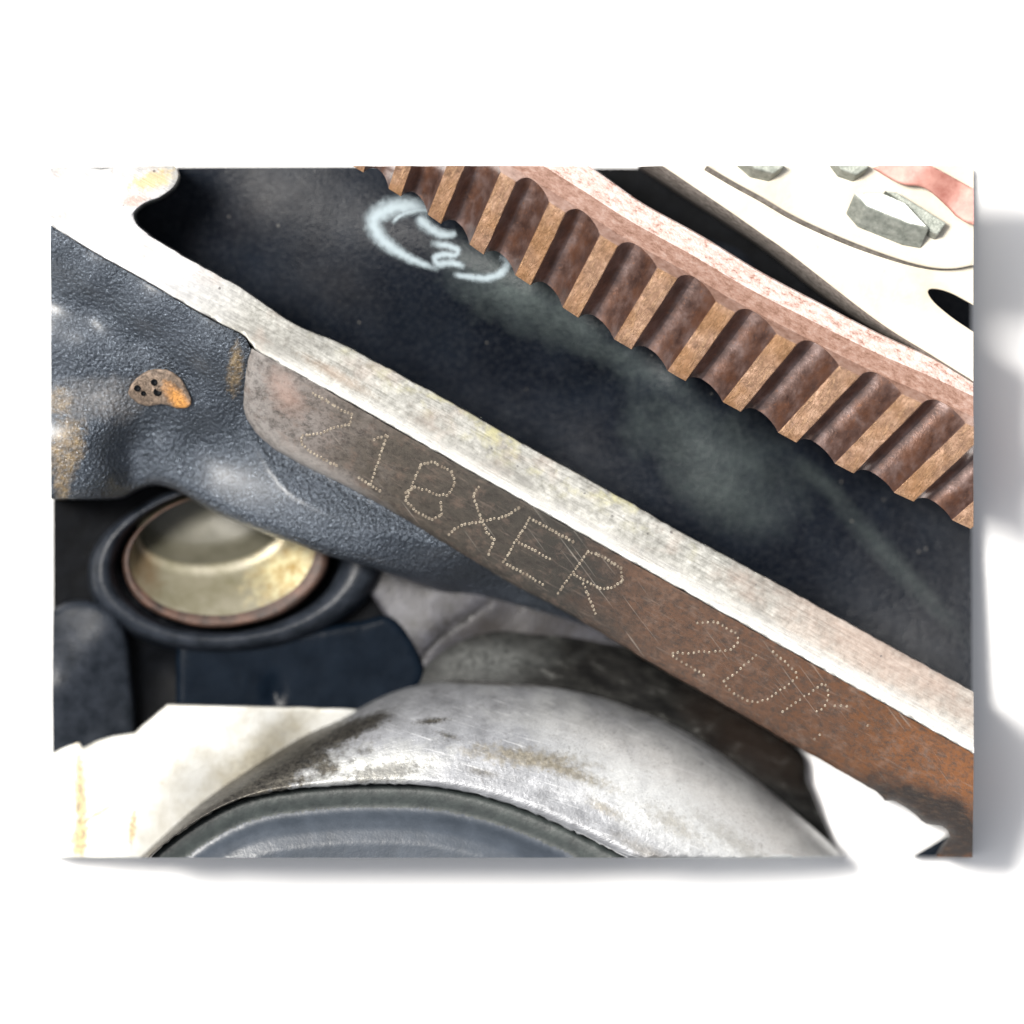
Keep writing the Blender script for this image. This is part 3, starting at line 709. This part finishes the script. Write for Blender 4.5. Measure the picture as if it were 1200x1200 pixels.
def tooth(k):
    h = [math.sin(t * math.pi / 2) for t in np.linspace(0, 1, 10)]
    left = [(k - 1 + GW * (GC + (1 - GC) * q), prof(GW * (GC + (1 - GC) * q)) if q < 1 else 0.0) for q in h]     # groove bottom -> left corner of the land
    land = [(k - 1 + GW + 0.012, -0.9), (k - 1 + (1 + GW) / 2, -1.0), (k - 0.012, -0.9)]
    right = [(k + GW * GC * (1 - q), prof(GW * GC * (1 - q))) for q in h[::-1]]
    P = left + land + right
    nv = 14; vs = np.linspace(0, 1, nv); rows = []
    ju = rng.normal(0, 0.004, 2)
    for v in vs:
        rows.append([gear_pt(u, v, d + rng.normal(0, 0.22) + (1.3 if v in (0, 1) and d < 0.5 else 0)) for u, d in P])
    C = len(P); verts = [W(*p) for r in rows for p in r]; faces = []; mi = []
    lo, hi = len(left) - 1, len(left) + 2
    for i in range(nv - 1):
        for j in range(C - 1):
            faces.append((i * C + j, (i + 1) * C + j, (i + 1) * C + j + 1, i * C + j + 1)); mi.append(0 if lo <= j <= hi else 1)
    for row, v, rev in ((0, 0.0, False), (nv - 1, 1.0, True)):
        b0 = len(verts)
        for j in range(C): verts.append(verts[row * C + j])
        for j in range(C): verts.append(W(*gear_pt(P[j][0], v, DEP + 1.0)))
        for j in range(C - 1):
            q = (b0 + j, b0 + j + 1, b0 + C + j + 1, b0 + C + j); faces.append(q[::-1] if rev else q); mi.append(2)
    b0 = len(verts)
    for row, v in ((0, 0.0), (nv - 1, 1.0)):
        for j in range(C): verts.append(W(*gear_pt(P[j][0], v, DEP + 1.0)))
    for j in range(C - 1): faces.append((b0 + j, b0 + j + 1, b0 + C + j + 1, b0 + C + j)); mi.append(1)
    for j in (0, C - 1):
        b1 = len(verts)
        for v in vs: verts.append(W(*gear_pt(P[j][0], v, DEP)))
        for v in vs: verts.append(W(*gear_pt(P[j][0], v, DEP + 1.0)))
        for i in range(nv - 1): faces.append((b1 + i, b1 + i + 1, b1 + nv + i + 1, b1 + nv + i)); mi.append(1)
    me = bpy.data.meshes.new("tooth"); me.from_pydata(verts, [], faces)
    me.polygons.foreach_set("use_smooth", [True] * len(faces)); me.polygons.foreach_set("material_index", mi); me.update()
    try: me.set_sharp_from_angle(angle=math.radians(38))
    except Exception: pass
    if clip_mesh(me) == 0: return None
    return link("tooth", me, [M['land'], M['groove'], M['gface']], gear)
for k in range(-2, 12): tooth(k)
us = np.arange(-2.6, 11.9, 0.1)
ring_sec = [(0.0, DEP + 0.8, 0), (0.0, 40, 0), (0.0, 52, 0), ('c', 1, 0)]
rows = []
OUT = [(763, 245), (893, 313)]
for u in us:
    a = gear_pt(u, 0, DEP + 0.8); b = gear_pt(u, 0, 42)
    n = spl(KT, u + 0.05) - spl(KT, u); n = np.array([n[1], -n[0]]); n /= np.linalg.norm(n)
    T = spl(KT, u)
    # outer rim of the flat face
    wout = np.interp(T[0], [450, 600, 720, 790, 900, 1000, 1140, 1300], [66, 62, 57, 57, 55, 54, 52, 50])
    m1 = T + n * 33; m2 = T + n * wout
    z1 = ZT - 48; z2 = z1 - 5
    row = [a, np.array([*m1, z1]), np.array([*m2, z2]), np.array([m2[0] + 1.5 * n[0], m2[1] + 1.5 * n[1], z2 - 3]), np.array([m2[0] + 1.5 * n[0], m2[1] + 1.5 * n[1], 20.0]),
           np.array([*(spl(KB, u) + n * 24), 20.0]), gear_pt(u, 1, DEP + 0.8), a]
    rows.append(row)
gb = grid_mesh("gear_rim", rows, [M['gface'], M['gpale'], M['groove']], gear, matidx=lambda i, j: 0 if j == 0 else (1 if j in (1, 2) else 2), smooth=False)
bm = bmesh.new(); bm.from_mesh(gb.data); bmesh.ops.remove_doubles(bm, verts=bm.verts[:], dist=1e-8); bmesh.ops.recalc_face_normals(bm, faces=bm.faces[:]); bm.to_mesh(gb.data); bm.free()
clip_mesh(gb.data)

# ------------------------------------------------------------------ plate stack, top right
cover = tag(empty("cover_plate"), "overexposed cream metal plate with grey edge and bolts in the top right corner", "plate")
pz = lambda V: 196 + (V[:, 0] - 900) * 0.02 - (V[:, 1] - 300) * 0.05
edge_in = [(776, 195), (850, 245), (893, 275), (927, 299), (1027, 376), (1090, 416), (1122, 436), (X1, 447)]
po = catmull(edge_in, 6)[::-1] + lin([(776, 195), (X1, 195), (X1, 358)], 10)[1:] + catmull([(X1, 358), (1115, 344.5), (1096, 339), (1087, 341.5), (1094, 354), (1115, 372), (X1, 389)], 3)[1:] + lin([(X1, 389), (X1, 447)], 8)[1:-1]
pl = relief("plate_top", po, pz, 168, [M['plate']], cover, step=16, edge=1.5)
# thick grey lower edge of the plate, sloping away
edge_out = [(748, 195), (800, 229), (893, 290), (960, 343), (1010, 378), (1060, 408), (1100, 430), (1122, 444), (X1, 455)]
a = resample(catmull(edge_in, 6), 60); b = resample(catmull(edge_out, 6), 60)
grid_mesh("plate_edge", [[(*a[i], 193.5), (*(a[i] * 0.93 + b[i] * 0.07), 193), (*(a[i] * 0.15 + b[i] * 0.85), 160), (*b[i], 120), (*b[i], 30), (*a[i], 30)] for i in range(60)], M['strip'], cover, flip=True)
disc_arc = [(828, 195), (860, 214), (893, 232), (925, 251), (960, 268), (1000, 285), (1040, 300), (1072, 310), (1098, 315), (1120, 315), (X1, 311)]
disc = tag(empty("round_flange"), "pale round flange lying on the cream plate with hexagonal bolts", "flange")
do = catmull(disc_arc, 5) + lin([(X1, 311), (X1, 195), (828, 195)], 10)[1:-1]
relief("flange_plate", do, lambda V: pz(V) + 13, 190, [M['plate']], disc, step=16, edge=2)
rim_a = resample(catmull(disc_arc, 5), 50)
grid_mesh("flange_rim", [[(p[0], p[1], 207 - (p[1] - 195) * .05), (p[0] - 3, p[1] + 4.5, 203 - (p[1] - 195) * .05), (p[0] - 3.5, p[1] + 5, 192 - (p[1] - 195) * .05)] for p in rim_a], M['strip'], disc, flip=True)
slant_prism("hex_bolt", [(1000, 227), (1032, 226), (1060, 238), (1088, 268), (1066, 264), (1014, 243)], (-10, 24), 236, 214, [M['bolt'], M['bolt_lit']], disc)
slant_prism("hex_bolt", [(1036, 224), (1050, 226), (1108, 262), (1098, 276), (1090, 272), (1062, 242)], (-4, 6), 230, 214, [M['bolt'], M['bolt']], disc)
slant_prism("hex_bolt", [(862, 180), (925, 180), (918, 196), (906, 204), (884, 199)], (-6, 10), 234, 212, [M['bolt'], M['bolt']], disc)
slant_prism("hex_bolt", [(970, 180), (1022, 180), (1016, 198), (1003, 206), (985, 200)], (-5, 9), 234, 212, [M['bolt'], M['bolt']], disc)
slant_prism("slot", [(930, 219), (938, 221), (956, 232), (954, 234), (940, 229)], (-1, 1), 212, 205, [M['rim'], M['rim']], disc, 0.4)
redp = relief("red_plate", catmull([(1022, 198), (1045, 212), (1060, 218), (1075, 219), (1090, 226), (1112, 246), (1118, 253), (1132, 262), (X1, 264)], 4) + lin([(X1, 264), (X1, 222), (1100, 200), (1090, 195), (1020, 195)], 8)[1:-1],
              lambda V: 230 + 0 * V[:, 0] + 4 * np.sin((V[:, 0] + V[:, 1]) * 0.05), 209, M['pinkred'], None, step=8, edge=3)
tag(redp, "faded pink-red painted strip at the far top right corner", "plate")

# ------------------------------------------------------------------ lower left: dark housing and sleeve
house = tag(empty("bore_housing"), "dark blue-black housing with a round collar under the painted flank", "housing")
hz_ctrl = [(60, 585, 30), (100, 640, 26), (60, 700, 24), (120, 700, 24), (60, 760, 22), (100, 800, 20), (70, 850, 20), (150, 800, 12), (150, 740, 20), (190, 780, 6),
           (200, 740, 24), (260, 790, 20), (340, 775, 20), (460, 800, 20), (440, 700, 24), (400, 740, 24), (460, 670, 20), (480, 720, 20), (200, 600, 30), (300, 620, 16), (270, 655, 10)]
hz = rbf(hz_ctrl, 0.005)
def hzz(V):
    q = ((V[:, 0] - 264) / 124) ** 2 + ((V[:, 1] - 656) / 84) ** 2
    return np.where(q < 1, 2.6, np.clip(hz(V), 4, 90))
slab_o = catmull([(205, 775), (210, 752), (240, 744), (330, 742), (420, 728), (455, 722), (480, 745), (494, 775), (496, 800), (470, 826)], 6) + lin([(470, 826), (430, 845), (205, 842), (205, 775)], 8)[1:-1]
relief("housing_ledge", slab_o, lambda V: 44 + (V[:, 0] - 200) * 0.02 - (V[:, 1] - 740) * 0.05 - 8 * np.exp(-(((V[:, 0] - 320) / 7) ** 2 + ((V[:, 1] - 812) / 14) ** 2)), 2, M['slab'], house, step=7, edge=9)
lump_o = catmull([(X0, 716), (80, 705), (110, 706), (135, 722), (148, 750), (152, 790), (156, 830), (158, 862)], 6) + lin([(158, 862), (150, 875), (95, 890), (X0, 895), (X0, 716)], 8)[1:-1]
lz = rbf([(60, 720, 50), (100, 715, 58), (125, 740, 66), (90, 770, 72), (70, 800, 80), (110, 790, 70), (140, 780, 54), (150, 840, 46), (75, 850, 64), (110, 850, 60), (60, 880, 50)], 0.01)
relief("housing_lug", lump_o, lz, 2, M['collar'], house, step=6, edge=9)
relief("housing_body", lin([(X0, 570), (230, 560), (470, 660), (500, 720), (492, 800), (440, 840), (195, 842), (150, 870), (95, 886), (X0, 892), (X0, 570)], 9)[:-1],
       hzz, 2, M['void'], house, step=6)
def rings(name, L, mats, parent, n=96, matidx=None, cap=False, noise=0.0):
    G = []
    for (cx, cy, rx, ry, z, rot) in L:
        row = []
        for k in range(n):
            a = 2 * math.pi * k / n; x, y = rx * math.cos(a), ry * math.sin(a)
            j = 1 + noise * math.sin(a * 5 + cx) * math.sin(a * 3 + 1)
            row.append((cx + (x * math.cos(rot) - y * math.sin(rot)) * j, cy + (x * math.sin(rot) + y * math.cos(rot)) * j, z))
        G.append(row)
    return grid_mesh(name, G, mats, parent, close_u=True, matidx=matidx)
rt = -0.10
rings("collar", [(276, 664, 176, 104, 20, rt), (275, 662, 172, 100, 52, rt), (274, 661, 166, 96, 64, rt), (272, 659, 156, 91, 70, rt), (269, 658, 146, 88, 68, rt), (267, 657, 138, 85, 58, rt), (266, 657, 130, 82, 20, rt), (266, 657, 128, 81, 6, rt)],
      M['collar'], house, noise=0.008)
sl = rings("metal_sleeve", [(264, 656, 121, 79.5, 6, rt), (264, 656, 120, 79, 68, rt), (263, 655, 117, 77, 73, rt), (262.5, 654, 114, 75.5, 73, rt), (260, 650, 109, 71, 69, rt), (255, 641, 101, 61, 56, rt), (249, 627, 92, 50, 38, rt), (247, 622, 89, 47, 33, rt), (246, 620, 86, 45, 34, rt), (245, 618, 84, 43, 30, rt), (243, 610, 78, 36, 14, rt), (243, 608, 60, 26, 8, rt), (243, 608, 1, 1, 6, rt)],
           [M['sleeve'], M['rim'], M['inner']], None, matidx=lambda i, j: 1 if i < 4 else (0 if i < 9 else 2), noise=0.010)
tag(sl, "brassy stained metal sleeve with rusty rim sunk in the dark collar", "sleeve")

# grey casting with a parting seam beneath the flank
gz = rbf([(440, 665, 40), (500, 690, 44), (600, 715, 40), (450, 740, 40), (500, 740, 48), (480, 800, 36), (560, 720, 46), (620, 740, 40), (700, 750, 30), (440, 830, 30), (560, 780, 30)], 0.01)
def seamd(V): return seg_dist(V, [(572, 708), (540, 728), (508, 752), (490, 778), (484, 800)], False)
gh = relief("grey_casting", lin([(430, 655), (560, 690), (740, 745), (740, 790), (560, 800), (480, 812), (440, 832), (428, 820), (470, 800), (474, 780), (462, 740), (440, 705), (424, 685), (430, 655)], 8)[:-1],
            lambda V: gz(V) - 3 * np.exp(-(seamd(V) / 4) ** 2), 2, M['greyc'], None, step=5, edge=5)
tag(gh, "grey dirty casting with a dark parting seam behind the round aluminium body", "casting")

# ------------------------------------------------------------------ round aluminium body
unit = tag(empty("aluminium_body"), "large round grimy aluminium body with blue-grey cap at the bottom", "engine accessory")
outer = [(120, 1040), (165, 1003), (230, 945), (290, 902), (350, 866), (400, 842), (450, 816), (495, 802), (540, 797), (590, 796), (640, 800), (690, 812), (740, 830), (790, 851), (840, 880), (900, 925), (950, 968), (990, 1005), (1020, 1038)]
front = [(150, 1045), (175, 1004), (220, 968), (262, 944), (302, 930), (345, 923), (400, 918), (450, 917), (500, 919), (540, 925), (590, 938), (640, 957), (690, 980), (735, 1004), (770, 1026), (800, 1045), (825, 1060), (850, 1075), (880, 1100)]
a = np.array(resample(catmull(outer, 6), 150)); b = np.array(resample(catmull(front, 6), 150))
rows = []
for i in range(150):
    row = [(*(a[i] + (b[i] - a[i]) * -0.0 + np.array([0, 0.0])), 10.0)]
    for t in np.linspace(0, 1, 16):
        p = a[i] + (b[i] - a[i]) * t
        z = 62 + 108 * (1 - (1 - t) ** 2.0) ** 0.62
        if t > 0.93: z += 3
        row.append((*p, z + rng.normal(0, 0.15)))
    b[i] = b[i] + rng.normal(0, 0.7, 2)
    p = b[i] + (b[i] - a[i]) / np.linalg.norm(b[i] - a[i]) * 2
    row += [(*p, 165.0), (*p, 10.0)]
    row.append(row[0])
    rows.append(row)
body = grid_mesh("barrel", rows, M['alu'], unit, flip=True)
bm = bmesh.new(); bm.from_mesh(body.data); bmesh.ops.remove_doubles(bm, verts=bm.verts[:], dist=1e-8); bmesh.ops.recalc_face_normals(bm, faces=bm.faces[:]); bm.to_mesh(body.data); bm.free(); clip_mesh(body.data)
# cap
arc = [p for p in catmull(front, 5) if p[1] < 1004.5]
co_ = [np.array((arc[0][0] - 1, 1005.0))] + arc + [np.array((arc[-1][0] + 1, 1005.0))]
co_ = co_ + lin([co_[-1], (600, 1005), (300, 1005), co_[0]], 8)[1:-1]
def cap_z(V):
    d = seg_dist(V, arc, False)
    return 134 + np.interp(d, [0, 3, 8, 16, 27, 34, 44, 54, 70, 90], [4, 13, 16, 15, 11, 12, 20, 26, 30, 28])
relief("cap", co_, cap_z, 8, [M['capring'], M['cap']], unit, step=3.5, edge=1.5, matf=lambda P: np.where(seg_dist(P, arc, False) < 29, 0, 1))
# neck between body and rail
nz = rbf([(440, 820, 30), (490, 800, 44), (520, 770, 48), (560, 745, 42), (620, 732, 30), (600, 775, 66), (660, 780, 60), (700, 760, 34), (760, 800, 44), (740, 830, 60), (820, 850, 50), (800, 810, 30), (900, 890, 40), (930, 880, 26), (945, 950, 36), (960, 960, 24), (860, 900, 50), (985, 1000, 20)], 0.01)
nk = relief("neck", catmull([(470, 812), (488, 792), (515, 765), (550, 745), (600, 730), (660, 722), (740, 750), (800, 785), (870, 822), (925, 862)], 7) + catmull([(928, 872), (940, 884), (946, 897), (946, 914), (953, 930), (962, 952), (972, 974), (979, 990), (992, 1005)], 4) +
       lin([(990, 1005), (940, 985), (860, 930), (760, 870), (640, 830), (520, 830), (470, 812)], 8)[1:-1], lambda V: np.clip(nz(V), 8, 90), 2, M['neck'], unit, step=6, edge=6)
nk["label"] = "oily dark neck behind the barrel"

# bright bracket at lower left
bz = rbf([(60, 885, 60), (60, 1000, 70), (95, 875, 66), (100, 1000, 84), (150, 862, 84), (150, 1000, 92), (195, 830, 92), (300, 832, 92), (400, 835, 70), (300, 880, 88), (200, 900, 100), (250, 930, 76), (180, 980, 84), (440, 838, 50), (350, 870, 60)], 0.01)
def brz(V): return bz(V) - 10 / (1 + np.exp((V[:, 0] - 96 + 0.06 * (V[:, 1] - 930)) / 1.6)) - 3 * np.exp(-(seg_dist(V, [(100, 968), (128, 944), (140, 940)], False) / 2) ** 2)
bo = [np.array(p, float) for p in ((X0, 883),)] + catmull([(X0, 883), (75, 873), (92, 868)], 4)[1:] + lin([(92, 868), (95, 877)], 4)[1:] + catmull([(97, 877), (115, 868), (138, 862), (157, 859)], 5) + lin([(157, 859), (195, 826)], 5)[1:] + lin([(195, 825.5), (300, 828), (400, 831), (432, 833)], 7)[1:] + lin([(432, 833), (440, 860), (300, 960), (240, 1005), (X0, 1005), (X0, 883)], 9)[1:-1]
br = relief("cast_bracket", bo, brz, 2, M['bracket'], None, step=6, edge=4, jag=0.2)
tag(br, "bright white cast metal bracket beside the round body at lower left", "bracket")
# dark foot peeping out at the bottom right corner
ft = relief("dark_foot", lin([(1069, 1005), (1108, 982), (1125, 975), (X1, 972), (X1, 1005), (1069, 1005)], 6)[:-1], lambda V: 30 + 0 * V[:, 0], 2, M['slab'], block, step=8, edge=2)
